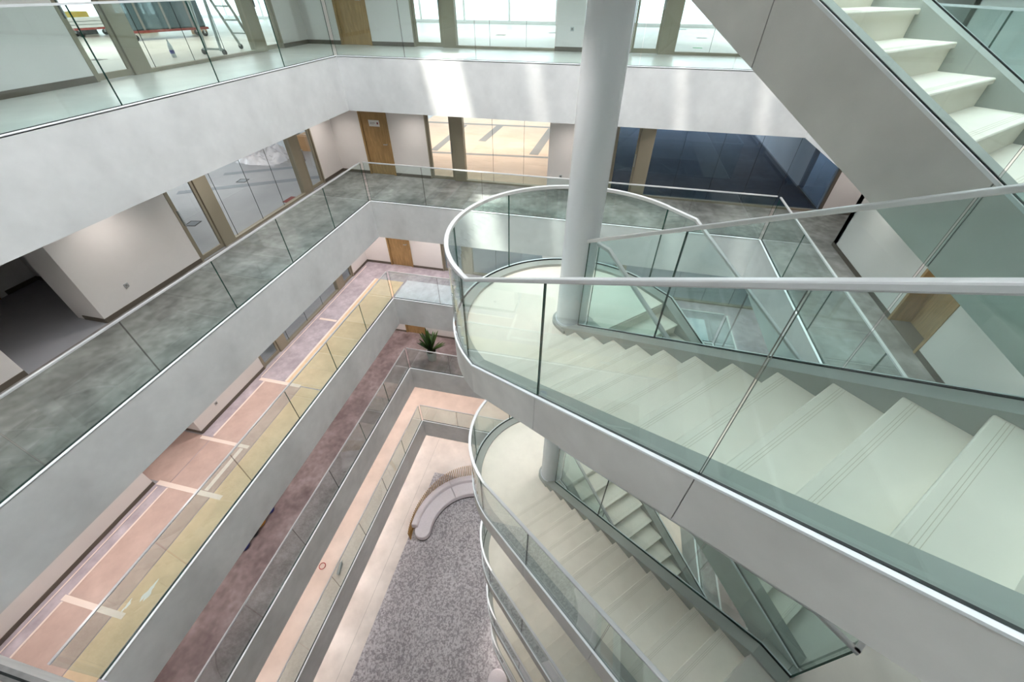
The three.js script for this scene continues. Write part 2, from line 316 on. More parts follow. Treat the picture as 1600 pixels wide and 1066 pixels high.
// wall return and smoked glass cheek at the far right corner, outer walls, window walls
for (let i = 0; i <= 5; i++) {
  const y = H[i], t = y + CH;
  struct('wall_return', box(WR, OX1, y, t, -11.13, -10.95), M.paint, `wall turning right at the far corner of the ${STOREY[i]}`, 'wall');
  struct('wall_outer', [box(OX1, OX1 + 0.3, y, t, OZ0, OZ1), box(OX0 - 0.3, OX1 + 0.3, y, t, OZ1, OZ1 + 0.3)], M.paint, `outer walls on the near and right sides of the ${STOREY[i]}`, 'wall');
  if (i >= 3) {
    struct('wall_divider', box(-0.95, -0.8, y, t, OZ0, WB - 0.18), M.paint, `wall between the rear offices of the ${STOREY[i]}`, 'wall');
    struct('wall_closet', [box(-9.2, -9.05, y, t, -15.2, WB - 0.18), box(-9.05, -6.6, y, t, -15.2, -15.05), box(-6.75, -6.6, y, t, -15.05, WB - 0.18)], M.paint, `closet walls behind the oak door of the ${STOREY[i]}`, 'wall');
    struct('wall_divider', box(OX0, -12.45, y, t, -5.55, -5.4), M.paint, `wall between the left office and the lobby of the ${STOREY[i]}`, 'wall');
  }
  const win = (desc, along, a, b, n, make) => {
    const o = along === 'x' ? [(a + b) / 2, y, OZ0] : [OX0, y, (a + b) / 2];
    const g = structGroup(`window_${windowNo++}`, `${desc} of the ${STOREY[i]}`, 'window', o);
    const frames = [make(a, b, y, y + 0.12, 0, 0.2), make(a, b, y + 0.95, y + 1.0, 0, 0.1), make(a, b, t - 0.08, t, 0, 0.2)];
    for (let k = 0; k <= n; k++) { const u = a + (b - a) * k / n; frames.push(make(u - 0.05, u + 0.05, y, t, -0.02, 0.2)); }
    part(g, 'window_frame', merge(frames.map((q) => local(q, o))), M.trimWhite);
    for (let k = 0; k < n; k++) { const u = a + (b - a) * k / n, v = a + (b - a) * (k + 1) / n; part(g, 'glass_pane', local(make(u + 0.05, v - 0.05, y + 0.12, t - 0.08, 0.06, 0.07), o), M.clear); }
  };
  if (i >= 3) {
    win('far window wall of the left office', 'z', OZ0, -5.55, 8, (u0, u1, y0, y1, p, q) => box(OX0 - q, OX0 - p, y0, y1, u0, u1));
    win('far window wall of the rear left office', 'x', OX0, -0.95, 10, (u0, u1, y0, y1, p, q) => box(u0, u1, y0, y1, OZ0 - q, OZ0 - p));
    win('far window wall of the rear right office', 'x', -0.8, OX1, 6, (u0, u1, y0, y1, p, q) => box(u0, u1, y0, y1, OZ0 - q, OZ0 - p));
    struct('wall_outer', box(OX0 - 0.3, OX0, y, t, -5.55, OZ1), M.paint, `outer wall left of the lobby of the ${STOREY[i]}`, 'wall');
  } else struct('wall_outer', [box(OX0 - 0.3, OX0, y, t, OZ0, OZ1), box(OX0 - 0.3, OX1, y, t, OZ0 - 0.3, OZ0)], M.paint, `outer walls on the left and far sides of the ${STOREY[i]}`, 'wall');
}
{ // the navy office: its carpet, and the glass cheek by the corner
  struct('floor', box(-0.8, 6.38, H[4], H[4] + 0.012, OZ0, WB - 0.12), M.carpetNavy, 'dark navy carpet behind the dark glass on the grey storey', 'floor');
  struct('floor', box(-9.0, -0.95, H[4], H[4] + 0.012, OZ0, WB - 0.12), M.plywood, 'pale plywood floor behind the rear glass on the grey storey', 'floor');
  struct('wall_divider', box(6.46, 6.6, H[4], H[4] + CH, OZ0, -15.3), M.paint, 'white wall at the right end of the navy office', 'wall');
  const g = structGroup(`window_${windowNo++}`, 'smoked glass cheek at the right end of the dark glass partition', 'glass partition', [6.42, H[4], -14.3]);
  part(g, 'glass_pane', box(-0.006, 0.006, 0.06, CH, -0.99, -0.003), M.smoked);
  part(g, 'glass_pane', box(-0.006, 0.006, 0.06, CH, 0.003, 0.99), M.smoked);
  part(g, 'sill_frame', box(-0.03, 0.03, 0, 0.06, -1, 1.04), M.skirting);
  part(g, 'post', box(-0.03, 0.05, 0, CH, 0.99, 1.06), M.skirting);
}
// outdoors, seen through the office windows
struct('ground', box(-160, 160, -0.6, -0.26, -160, 160), M.ground, 'bright pavement outside the office windows', 'ground');

// ------------------------------------------------------------------ roof and skylight
const RY = H[6] + 3.6;
{
  const sk = [[XL, ZF], [XL, ZB], [XR, ZB], [XR, ZF]];
  struct('roof', plan([[OX0 - 0.3, OZ1 + 0.3], [OX0 - 0.3, OZ0 - 0.3], [OX1 + 0.3, OZ0 - 0.3], [OX1 + 0.3, OZ1 + 0.3]], RY, RY + 0.3, [sk]), M.ceiling, 'white roof around the skylight, above the picture', 'roof');
  struct('wall_outer', [box(OX0 - 0.3, OX0, H[6], RY, OZ0, OZ1), box(OX1, OX1 + 0.3, H[6], RY, OZ0, OZ1), box(OX0, OX1, H[6], RY, OZ0 - 0.3, OZ0), box(OX0, OX1, H[6], RY, OZ1, OZ1 + 0.3)], M.paint, 'outer walls of the roof level above the picture', 'wall');
  const g = structGroup(`window_${windowNo++}`, 'skylight over the atrium, above the picture', 'skylight', [0, RY, 0]);
  const xs = [XL, -6.45, -5.35, -3.9, -3.35, -1.9, -0.55, -0.1, 1.2, 1.65, 3.0, XR], satin = [3, 6, 8], zs = [ZB, -8.3, -5.5, -2.7, ZF];
  const bars = [];
  for (const x of xs) bars.push(box(x - 0.05, x + 0.05, 0, 0.28, ZB, ZF));
  for (const z of zs) bars.push(box(XL, XR, 0.04, 0.24, z - 0.04, z + 0.04));
  part(g, 'skylight_frame', bars, M.trimWhite);
  for (let a = 0; a + 1 < xs.length; a++) for (let b = 0; b + 1 < zs.length; b++)
    part(g, a === 1 && b < 3 ? 'clear_pane' : satin.includes(a) ? 'satin_pane' : 'opal_pane', box(xs[a] + 0.05, xs[a + 1] - 0.05, 0.255, 0.265, zs[b] + 0.04, zs[b + 1] - 0.04), a === 1 && b < 3 ? M.clear : satin.includes(a) ? M.satin : M.opal);
}

// ------------------------------------------------------------------ balustrades along the galleries
const GLASS = [M.glassEdge, M.glassEdge, M.glassEdge, M.glassEdge, M.glass, M.glass], GLASSX = [M.glass, M.glass, M.glassEdge, M.glassEdge, M.glassEdge, M.glassEdge];
function balustrade(i, side, label) {
  const y = H[i], zj = [ZF, -1.53, -3.41, -5.28, -7.17, -9.05, ZB], xj = [XL, -5.17, -3.36, -1.5, 0.4, 2.35, XR];
  const alongZ = side !== 'rear' && side !== 'near';
  const inner = side === 'left' ? -1 : 1;
  let js = alongZ ? zj.slice() : xj.slice();
  if (side === 'right') js = [XR - (NC + HALF) * Math.SQRT2, ...js.filter((z) => z < -2.2)];
  if (side === 'near') js = [XL, -5.17, -3.36, -1.5, 0.4, (NC - HALF) * Math.SQRT2 + ZF];
  const lo = Math.min(...js), hi = Math.max(...js), mid = (lo + hi) / 2;
  const g = thing('glass_balustrade', label, 'balustrade', alongZ ? [side === 'left' ? XL : XR, y, mid] : [mid, y, side === 'rear' ? ZB : ZF]);
  // off: distance from the edge of the slab away from the void
  const B = (u0, u1, y0, y1, a, b) => alongZ ? (side === 'left' ? box(-b, -a, y0, y1, u0 - mid, u1 - mid) : box(a, b, y0, y1, u0 - mid, u1 - mid)) : (side === 'rear' ? box(u0 - mid, u1 - mid, y0, y1, -b, -a) : box(u0 - mid, u1 - mid, y0, y1, a, b));
  if (side !== 'near') part(g, 'edge_trim', B(lo, hi, -0.006, 0.006, -0.004, 0.04), M.trimWhite);
  part(g, 'glass_seal', B(lo, hi, -0.01, 0.01, 0.04, 0.078), M.seal);
  for (let k = 0; k + 1 < js.length; k++) {
    const a = Math.min(js[k], js[k + 1]), b = Math.max(js[k], js[k + 1]);
    part(g, 'glass_panel', B(a + 0.006, b - 0.006, 0.01, 1.138, 0.05, 0.067), alongZ ? GLASSX : GLASS);
  }
  part(g, 'handrail', B(lo, hi, 1.138, 1.163, 0.038, 0.08), M.rail);
}
for (let i = 5; i >= 1; i--) {
  balustrade(i, 'left', `glass balustrade along the left edge of the ${STOREY[i]}`);
  balustrade(i, 'rear', `glass balustrade along the rear edge of the ${STOREY[i]}`);
  if (i >= 2) balustrade(i, 'right', `glass balustrade along the right edge of the ${STOREY[i]}`);
  if (i >= 4) balustrade(i, 'near', i === 4 ? 'glass balustrade on the near edge of the grey storey, lower left corner' : 'glass balustrade right below the viewer on the near edge of the top gallery');
}

// ------------------------------------------------------------------ the stair
const WARM = new THREE.Color().setRGB(1, 0.90, 0.86), NEUTRAL = new THREE.Color().setRGB(1, 0.92, 0.86);
const TURN = -Math.PI / 4;
const SEAMS = [-1.71, -0.38];
const lerp = (pts, x) => { for (let k = 0; k + 1 < pts.length; k++) { const [a, ya] = pts[k], [b, yb] = pts[k + 1]; if (x >= a && x <= b) return ya + (yb - ya) * (x - a) / (b - a); } return x < pts[0][0] ? pts[0][1] : pts[pts.length - 1][1]; };
function ribbon(line, d0, d1, lo, hi) {                         // the strip between line+lo and line+hi from d0 to d1
  const xs = [d0, ...line.map((p) => p[0]).filter((x) => x > d0 + 1e-4 && x < d1 - 1e-4), d1];
  return [...xs.map((x) => [x, lerp(line, x) + lo]), ...xs.slice().reverse().map((x) => [x, lerp(line, x) + hi])];
}
const flightNames = { A: ['stair flight rising from the round landing to the', 'near'], B: ['stair flight rising from the'] };
function flight(kind, j, label) {
  const up = kind === 'A', y = H[j] + (up ? L2 : 0), s = up ? 1 : -1;
  const [px, pz] = P(NC, 0);
  const g = thing('stair_flight', label, 'stairs', [px, y, pz], TURN);
  const Z = (a, b) => s > 0 ? [a, b] : [-b, -a];
  const line = up ? [[-2.908, 0.04], [0.524, L2 + 0.04], [0.84, L2 + 0.04]] : [[-2.908, L2 + 0.04], [-2.602, L2 + 0.04], [0.83, 0.04], [0.84, 0.04]];
  const cuts = [-2.908, ...SEAMS, 0.84], low = !up && j === 0, floorCut = (pts) => low ? pts.map(([a, b]) => [a, Math.max(b, 0.014)]) : pts;
  part(g, 'outer_stringer', profile(floorCut(ribbon(line, -2.908, 0.84, -0.45, 0)), ...Z(BAND, HALF - 0.02)), M.stringer);
  part(g, 'inner_stringer', profile(floorCut(ribbon(line, -2.908, 0.84, -0.45, 0)), ...Z(0.065, INNER)), M.stringer);
  for (const [name, a, b] of [['cladding_panel', HALF - 0.02, HALF], ['cladding_panel', 0.05, 0.065]])
    for (let k = 0; k < 3; k++) part(g, name, profile(floorCut(ribbon(line, cuts[k] + (k ? 0.003 : 0), cuts[k + 1] - (k < 2 ? 0.003 : 0), -0.45, 0)), ...Z(a, b)), M.cladding);
  part(g, 'soffit', profile(ribbon(line, -2.9, low ? -0.1 : 0.52, -0.44, -0.41), ...Z(INNER, BAND)), M.cladding);
  // edge trims and seals at the foot of the glass
  part(g, 'edge_trim', profile(ribbon(line, -2.908, 0.84, -0.012, 0.005), ...Z(HALF - 0.022, HALF + 0.003)), M.trimWhite);
  part(g, 'edge_trim', profile(ribbon(line, -2.908, 0.84, -0.012, 0.005), ...Z(0.047, 0.063)), M.trimWhite);
  part(g, 'glass_seal', profile(ribbon(line, -3.02, 0.84, 0.0, 0.008), ...Z(HALF - 0.037, HALF - 0.022)), M.seal);
  part(g, 'glass_seal', profile(ribbon(line, -2.75, 0.84, 0.0, 0.008), ...Z(0.065, 0.083)), M.seal);
  // steps
  for (let k = 1; k <= 12; k++) {
    const d = up ? -2.622 + (k - 1) * RUN : 0.544 - (k - 1) * RUN, yk = k * RISE, f = up ? 1 : -1;
    part(g, 'riser', profile([[d, Math.max(low ? 0.014 : -9, yk - RISE)], [d + f * 0.02, Math.max(low ? 0.014 : -9, yk - RISE)], [d + f * 0.02, yk - 0.03], [d, yk - 0.03]], ...Z(INNER, BAND)), M.tread);
    if (k === 12) continue;
    const e = d + f * (RUN + 0.015), n = d - f * 0.018;
    const t = part(g, 'tread', profile([[n, yk - 0.03], [e, yk - 0.03], [e, yk], [n + f * 0.006, yk], [n, yk - 0.006]], ...Z(INNER, BAND)), M.tread);
    if (j >= 3) {
      const q = [0.045, 0.06, 0.075].map((w) => box(n + f * w, n + f * (w + 0.0025), yk, yk + 0.0006, ...Z(INNER + 0.01, BAND - 0.01)));
      part(t, 'anti_slip_groove', q, M.treadLine);
    }
  }
  // glass and handrails
  const gc = [-3.02, ...SEAMS, 0.84], gi = [-2.76, ...SEAMS, 0.84];
  for (let k = 0; k < 3; k++) {
    part(g, 'glass_panel', profile(ribbon(line, gc[k] + 0.005, gc[k + 1] - 0.005, 0.008, 1.1), ...Z(HALF - 0.037, HALF - 0.021)), [M.glass, M.glassEdge]);
    part(g, 'glass_panel', profile(ribbon(line, gi[k] + 0.005, gi[k + 1] - 0.005, 0.008, 1.1), ...Z(0.066, 0.082)), [M.glass, M.glassEdge]);
  }
  part(g, 'handrail', profile(ribbon(line, -3.02, 0.84, 1.1, 1.138), ...Z(HALF - 0.052, HALF - 0.008), 0.008), M.rail);
  part(g, 'handrail', profile(ribbon(line, -2.78, 0.86, 1.1, 1.138), ...Z(0.052, 0.096), 0.008), M.rail);
  if (up) { // glass closing the slot between this flight and the next
    part(g, 'glass_panel', box(0.83, 0.846, L2 + 0.03, L2 + 1.14, -0.066, 0.066), GLASSX);
    part(g, 'handrail', box(0.818, 0.858, L2 + 1.14, L2 + 1.178, -0.095, 0.095), M.rail);
    part(g, 'slot_kerb', box(0.8, 0.86, L2 - 0.3, L2 + 0.04, -0.05, 0.05), M.stringer);
  }
  return g;
}
const arc = (r, a0, a1, n) => Array.from({ length: n + 1 }, (_, k) => { const a = a0 + (a1 - a0) * k / n; return [-r * Math.sin(a), r * Math.cos(a)]; });   // a = 0 on flight A's side
function landing(j, label) {
  const [px, pz] = P(NC, -3.02), y = H[j] + L2;
  const g = thing('stair_landing', label, 'landing', [px, y, pz], TURN);
  const half = (r, e, n = 40) => [[e, r], ...arc(r, 0, Math.PI, n), [e, -r]];
  const ring = (r0, r1, e, y0, y1) => plan([...half(r1, e), ...half(r0, e).reverse()], y0, y1);
  part(g, 'deck', plan(half(BAND + 0.005, 0.41), -0.36, 0), M.tread);
  part(g, 'curved_stringer', ring(BAND, HALF - 0.02, 0.112, -0.41, 0.04), M.stringer);
  part(g, 'curved_cladding', ring(HALF - 0.02, HALF, 0.112, -0.41, 0.04), M.cladding);
  part(g, 'edge_trim', ring(HALF - 0.018, HALF + 0.003, 0.112, 0.028, 0.05), M.trimWhite);
  part(g, 'glass_seal', ring(HALF - 0.042, HALF - 0.018, 0, 0.04, 0.046), M.seal);
  for (let k = 0; k < 4; k++) {
    const a0 = k * Math.PI / 4 + 0.004, a1 = (k + 1) * Math.PI / 4 - 0.004;
    part(g, 'glass_panel', plan([...arc(HALF - 0.021, a0, a1, 14), ...arc(HALF - 0.037, a0, a1, 14).reverse()], 0.046, 1.14), [M.glassEdge, M.glass]);
  }
  for (let k = 0; k <= 4; k++) part(g, 'glass_joint', plan([...arc(HALF - 0.02, k * Math.PI / 4 - 0.003, k * Math.PI / 4 + 0.003, 1), ...arc(HALF - 0.038, k * Math.PI / 4 - 0.003, k * Math.PI / 4 + 0.003, 1).reverse()], 0.046, 1.14), M.glassEdge);
  part(g, 'handrail', ring(HALF - 0.052, HALF - 0.008, 0, 1.14, 1.178), M.rail);
  for (const s of [0.85, -0.85]) {                                // recessed lights in the underside of the landing
    const bz = new THREE.TorusGeometry(0.05, 0.007, 8, 20); bz.rotateX(Math.PI / 2); bz.translate(-0.3, -0.361, s); part(g, 'soffit_light', bz, M.trimWhite);
    const ln = new THREE.CylinderGeometry(0.044, 0.044, 0.006, 20); ln.translate(-0.3, -0.363, s); part(g, 'soffit_lens', ln, M.lens);
    const [lx, lz] = P(NC - s, -3.32), l = new THREE.SpotLight(NEUTRAL, 5, 0, 1.15, 1, 2); l.position.set(lx, y - 0.375, lz); l.target.position.set(lx, y - 3, lz); l.castShadow = true; l.shadow.radius = 2.2; scene.add(l, l.target);
  }
  const nose = plan([[0.2, 0.235], ...arc(0.235, 0, Math.PI, 20).map(([d, s]) => [d + 0.055, s]), [0.2, -0.235]], 0, 0.04);
  part(g, 'column_kerb', nose, M.stringer);
}
const A_LABEL = ['lowest stair flight on the left, ending at the pink stone gallery', 'second lowest stair flight on the left, ending at the plum carpet gallery', 'stair flight in the lower middle, ending at the cardboard covered gallery', 'wide stair flight at the bottom centre, ending at the grey carpet gallery', 'big near stair flight at right with pale green tinted treads', 'stair flight overhead, above the picture'];
const B_LABEL = ['bottom stair flight starting on the ground floor', 'stair flight starting on the pink stone gallery', 'stair flight starting on the plum carpet gallery', 'flight of narrow steps seen through green glass, starting on the cardboard covered gallery', 'stair flight behind the green glass, starting on the grey carpet gallery', 'stair flight climbing at the upper right with visible risers'];
const L_LABEL = ['lowest round stair landing just above the ground floor', 'round stair landing second from the bottom', 'third round stair landing from the bottom', 'round stair landing with pale floor in the lower middle, below the big flight', 'large round stair landing with curved glass around the column', 'round stair landing overhead, above the picture'];
for (let j = 5; j >= 0; j--) { flight('A', j, A_LABEL[j]); flight('B', j, B_LABEL[j]); landing(j, L_LABEL[j]); }
// platform side balustrades by the stair heads
for (const i of [4, 5]) for (const s of [1, -1]) {
  const e = s > 0 ? 1.62 : 1.83, [px, pz] = P(NC, 0);
  const g = thing('glass_balustrade', s > 0 ? `short glass balustrade left of the stair head on the ${STOREY[i]}` : `short glass balustrade right of the stair head on the ${STOREY[i]}`, 'balustrade', [px, H[i], pz], TURN);
  const Z = (a, b) => s > 0 ? [a, b] : [-b, -a];
  part(g, 'glass_panel', box(0.85, e, 0.04, 1.14, ...Z(HALF - 0.037, HALF - 0.021)), GLASS);
  part(g, 'edge_kerb', box(0.84, e, -0.41, 0.04, ...Z(HALF - 0.17, HALF)), M.cladding);
  part(g, 'edge_trim', box(0.84, e, 0.03, 0.05, ...Z(HALF - 0.018, HALF + 0.003)), M.trimWhite);
  part(g, 'handrail', box(0.84, e, 1.14, 1.178, ...Z(HALF - 0.052, HALF - 0.008)), M.rail);
}
// the column
{
  const [px, pz] = P(NC, -2.965);
  const g = thing('round_column', 'tall smooth pale grey round column through the stair', 'column', [px, 0, pz]);
  const shaft = new THREE.CylinderGeometry(0.19, 0.19, RY, 64, 1, true); shaft.translate(0, RY / 2, 0);
  part(g, 'shaft', shaft, M.column);
  for (let j = 0; j <= 5; j++) { const c = new THREE.CylinderGeometry(0.2, 0.2, 0.03, 48); c.translate(0, H[j] + L2 + 0.055, 0); part(g, 'base_ring', c, M.column); }
}

// ------------------------------------------------------------------ ceiling downlights in the walkways (above the picture frame or hidden by the slabs)
const ORD = ['first', 'second', 'third', 'fourth', 'fifth', 'sixth'];
function downlight(x, y, z, power, color, where, k) {
  const g = thing('ceiling_downlight', `${ORD[k]} recessed downlight over the ${where}`, 'lamp', [x, y, z], 0, `downlights over the ${where}`);
  const ring = new THREE.TorusGeometry(0.06, 0.008, 8, 24); ring.rotateX(Math.PI / 2);
  part(g, 'bezel', ring, M.trimWhite);
  const lens = new THREE.CylinderGeometry(0.052, 0.052, 0.006, 20); lens.translate(0, 0.0, 0); part(g, 'lens', lens, M.lens);
  const l = new THREE.SpotLight(color, power, 0, 1.05, 1, 2); l.position.set(x, y - 0.02, z); l.target.position.set(x, y - 3, z); l.castShadow = true; l.shadow.radius = 2.5;
  scene.add(l, l.target);
}
const POWER = [9, 8, 8, 9, 6, 0];
for (let i = 0; i <= 4; i++) {
  const y = H[i] + CH - 0.006, c = i === 4 ? NEUTRAL : WARM, p = POWER[i];
  [-0.4, -2.8, -5.2, -7.6, -10.0, -12.3].forEach((z, k) => downlight(-8.55, y, z, p, c, `left walkway, ${STOREY[i]}`, k));
  [-6.2, -3.6, -1.0, 1.6, 4.2, 6.9].forEach((x, k) => downlight(x, y, -12.45, p, c, `rear walkway, ${STOREY[i]}`, k));
  [-9.8, -7.4, -5.0, -2.6].forEach((z, k) => downlight(5.45, y, z, p, c, `right walkway, ${STOREY[i]}`, k));
}

// ------------------------------------------------------------------ office ceiling panels (above the picture frame or hidden by the slabs)
function panelLamp(x, z, i, w, d, power, label) {
  const y = H[i] + CH - 0.03, g = thing('ceiling_panel', label, 'lamp', [x, y, z]);
  part(g, 'panel_frame', [box(-w / 2 - 0.04, w / 2 + 0.04, 0, 0.03, -d / 2 - 0.04, -d / 2), box(-w / 2 - 0.04, w / 2 + 0.04, 0, 0.03, d / 2, d / 2 + 0.04), box(-w / 2 - 0.04, -w / 2, 0, 0.03, -d / 2, d / 2), box(w / 2, w / 2 + 0.04, 0, 0.03, -d / 2, d / 2)], M.trimWhite);
  part(g, 'diffuser', box(-w / 2, w / 2, 0.006, 0.012, -d / 2, d / 2), M.lens);
  const l = new THREE.RectAreaLight(new THREE.Color().setRGB(0.95, 0.98, 1), power, w, d); l.position.set(x, y, z); l.rotation.x = -Math.PI / 2; scene.add(l);
}
panelLamp(-5.2, -17.5, 5, 6, 1.2, 3.2, 'long ceiling panel of the bright rear left office, top storey');
panelLamp(5.5, -17.5, 5, 7, 1.2, 3.2, 'long ceiling panel of the bright rear right office, top storey');
panelLamp(-13.5, -11.5, 5, 4, 4, 1.0, 'square ceiling panel of the left office, top storey');
panelLamp(-5.2, -17.5, 4, 6, 1.2, 3.4, 'long ceiling panel of the plywood office, grey storey');
panelLamp(-13.0, -11.0, 4, 3, 3, 0.4, 'square ceiling panel of the left office, grey storey');

// ------------------------------------------------------------------ protective covers on the cardboard storey
{
  const y = H[3];
  const sheet = (name, label, cat, x0, x1, z0, z1, m, h = 0.006, group) => single(name, box(x0, x1, y + 0.0005, y + h, z0, z1), m, label, cat, group);
  sheet('cardboard_sheet', 'cardboard sheet on the left walkway nearest the lower left corner', 'cardboard', -8.85, -7.73, -0.5, 1.8, M.cardboard);
  sheet('cardboard_sheet', 'cardboard sheet on the left walkway between the two tape crossings', 'cardboard', -8.85, -7.73, -2.86, -0.54, M.cardboard);
  sheet('cardboard_sheet', 'long cardboard sheet on the left walkway beyond the lobby opening', 'cardboard', -8.9, -7.73, -6.3, -2.92, M.cardboard);
  sheet('cardboard_sheet', 'dark brown cardboard sheet reaching into the lobby opening', 'cardboard', -10.9, -8.92, -4.25, -2.92, M.cardboard);
  sheet('floor_board', 'tan protective board along the balustrade, near half', 'board', -7.71, -7.09, -6.3, 1.8, M.board);
  sheet('floor_board', 'wide tan protective board along the balustrade, far half', 'board', -8.28, -7.09, -12.1, -6.34, M.board);
  sheet('plastic_film', 'white plastic film spread along the rear balustrade', 'film', -7.0, 4.2, -12.25, -11.09, M.filmWhite, 0.008);
  const tape = (label, x0, x1, z0, z1) => single('masking_tape', box(x0, x1, y + 0.008, y + 0.0098, z0, z1), M.tape, label, 'tape');
  tape('pale tape strip across the left walkway, nearest crossing', -8.92, -7.5, -0.57, -0.47);
  tape('pale tape strip across the left walkway at the lobby corner', -9.2, -7.45, -2.95, -2.84);
  tape('pale tape strip across the left walkway at the far end of the cardboard', -9.1, -7.75, -6.38, -6.27);
  tape('long thin tape line between film and cardboard, nearest length', -8.88, -8.84, -2.83, -0.58);
  tape('thin tape line between film and cardboard in the lower left corner', -8.88, -8.84, -0.46, 1.8);
  tape('thin tape line between film and cardboard beyond the lobby', -8.93, -8.88, -6.26, -4.3);
  tape('thin tape line edging the wide tan board', -8.32, -8.25, -12.1, -6.4);
  tape('tape line along the left skirting, far length', -9.13, -9.1, -12.9, -6.4);
  tape('tape line along the left skirting, near length', -9.13, -9.1, -2.8, 1.8);
  tape('tape strip across the walkway at the far side of the lobby opening', -9.2, -7.78, -4.24, -4.15);
  tape('short tape line beside the dark brown cardboard', -7.98, -7.88, -4.13, -2.97);
  tape('tape strip across the film in front of the oak door', -9.0, -8.35, -9.35, -9.25);
}
{ // dried paint on the tan board
  const blob = (cx, cz, rx, rz, label, ph) => { const pts = []; for (let k = 0; k < 26; k++) { const a = k / 26 * Math.PI * 2, q = 0.75 + 0.25 * Math.sin(3 * a + ph) + 0.14 * Math.sin(7 * a + ph * 2); pts.push([cx + rx * q * Math.cos(a), cz + rz * q * Math.sin(a)]); } single('paint_spill', plan(pts, H[3] + 0.0062, H[3] + 0.0075), M.paper, label, 'paint spill'); };
  blob(-7.4, -0.95, 0.07, 0.22, 'larger white paint spill on the tan board', 0.4);
  blob(-7.6, -0.68, 0.035, 0.13, 'smaller white paint spill left of the larger one', 1.9);
}
// ------------------------------------------------------------------ tape and sockets on the office floors of the grey storey
{
  const y = H[4] + 0.012;
  const strip = (label, a, b, w, mat, yy = y) => {
    const dx = b[0] - a[0], dz = b[1] - a[1], l = Math.hypot(dx, dz), g = box(-l / 2, l / 2, 0.0008, 0.003, -w / 2, w / 2);
    const m = single('floor_tape', g, mat, label, 'tape'); m.position.set((a[0] + b[0]) / 2, yy, (a[1] + b[1]) / 2); m.rotation.y = -Math.atan2(dz, dx);
  };
  strip('long grey tape strip across the plywood office floor, near one', [-7.4, -15.95], [-0.96, -16.5], 0.2, M.tapeGrey);
  strip('long grey tape strip across the plywood office floor, far one', [-8.9, -20.4], [-0.96, -20.9], 0.24, M.tapeGrey);
  strip('grey tape strip running away on the plywood floor behind the glass door', [-6.9, -16.2], [-6.9, -20.3], 0.3, M.tapeGrey);
  strip('grey tape strip running away on the plywood floor behind the left pane', [-5.35, -17.9], [-5.2, -20.5], 0.34, M.tapeGrey);
  strip('grey tape strip running away on the plywood floor behind the right pane', [-2.85, -16.6], [-2.7, -20.6], 0.36, M.tapeGrey);
  const yg = H[4] + 0.0005;
  strip('dark tape band on the grey concrete floor of the left office', [-13.4, -10.2], [-9.6, -12.6], 0.28, M.tapeConcrete, yg);
  strip('second dark tape band on the grey concrete office floor', [-13.2, -12.0], [-11.2, -13.2], 0.24, M.tapeConcrete, yg);
  const box2 = (x, z, label) => { const g = thing('floor_socket', label, 'floor socket', [x, yg, z], 0.2); part(g, 'frame', [box(-0.16, 0.16, 0, 0.006, -0.16, -0.13), box(-0.16, 0.16, 0, 0.006, 0.13, 0.16), box(-0.16, -0.13, 0, 0.006, -0.13, 0.13), box(0.13, 0.16, 0, 0.006, -0.13, 0.13)], M.black); part(g, 'lid', box(-0.13, 0.13, 0, 0.004, -0.13, 0.13), M.tapeConcrete); };
  box2(-11.13, -8.43, 'square floor socket frame behind the first glass door on the grey storey');
  box2(-12.1, -11.6, 'square floor socket frame behind the wide panes of the grey storey');
  const hall = (x, z, yy, label) => { const g = thing('floor_socket', label, 'floor socket', [x, yy, z]); part(g, 'lid', box(-0.17, 0.17, 0.0005, 0.005, -0.12, 0.12), M.tapeGrey); part(g, 'slot', box(-0.12, 0.12, 0.005, 0.007, -0.02, 0.02), M.black); };
  const yt = H[5];
  hall(-4.3, -17.3, yt, 'dark floor socket in the middle of the bright rear office');
  hall(-2.6, -18.6, yt, 'dark floor socket right of centre in the bright rear office');
  hall(-6.9, -19.8, yt, 'dark floor socket far left in the bright rear office');
  hall(2.55, -18.0, yt, 'dark floor socket nearest the column in the bright right office');
  hall(2.2, -21.4, yt, 'dark floor socket farthest away in the bright right office');
  const gt = single('floor_sticker', box(1.95, 2.2, yt + 0.0005, yt + 0.003, -15.05, -14.85), M.green, 'small green sticker on the floor of the bright right office', 'sticker');
  hall(-12.0, -9.0, yt, 'dark floor socket behind the first glass door of the top gallery');
}
// wall sockets
function socket(pos, turn, label) {
  const g = thing('wall_socket', label, 'wall socket', pos, turn);
  const plate = new RoundedBoxGeometry(0.09, 0.09, 0.012, 2, 0.006); plate.translate(0, 0, 0.006); part(g, 'plate', plate, M.steel);
  part(g, 'socket_face', box(-0.022, 0.022, -0.022, 0.022, 0.012, 0.014), M.grooves);
}
socket([WL, H[4] + 0.44, -5.0], Math.PI / 2, 'steel wall socket on the white left wall of the grey storey');
socket([WL, H[3] + 0.4, -5.0], Math.PI / 2, 'steel wall socket on the white left wall of the cardboard storey');
socket([-1.36, H[4] + 0.44, WB], 0, 'steel wall socket beside the column on the grey storey');
socket([-1.37, H[5] + 0.48, WB], 0, 'steel wall socket beside the column on the top gallery');

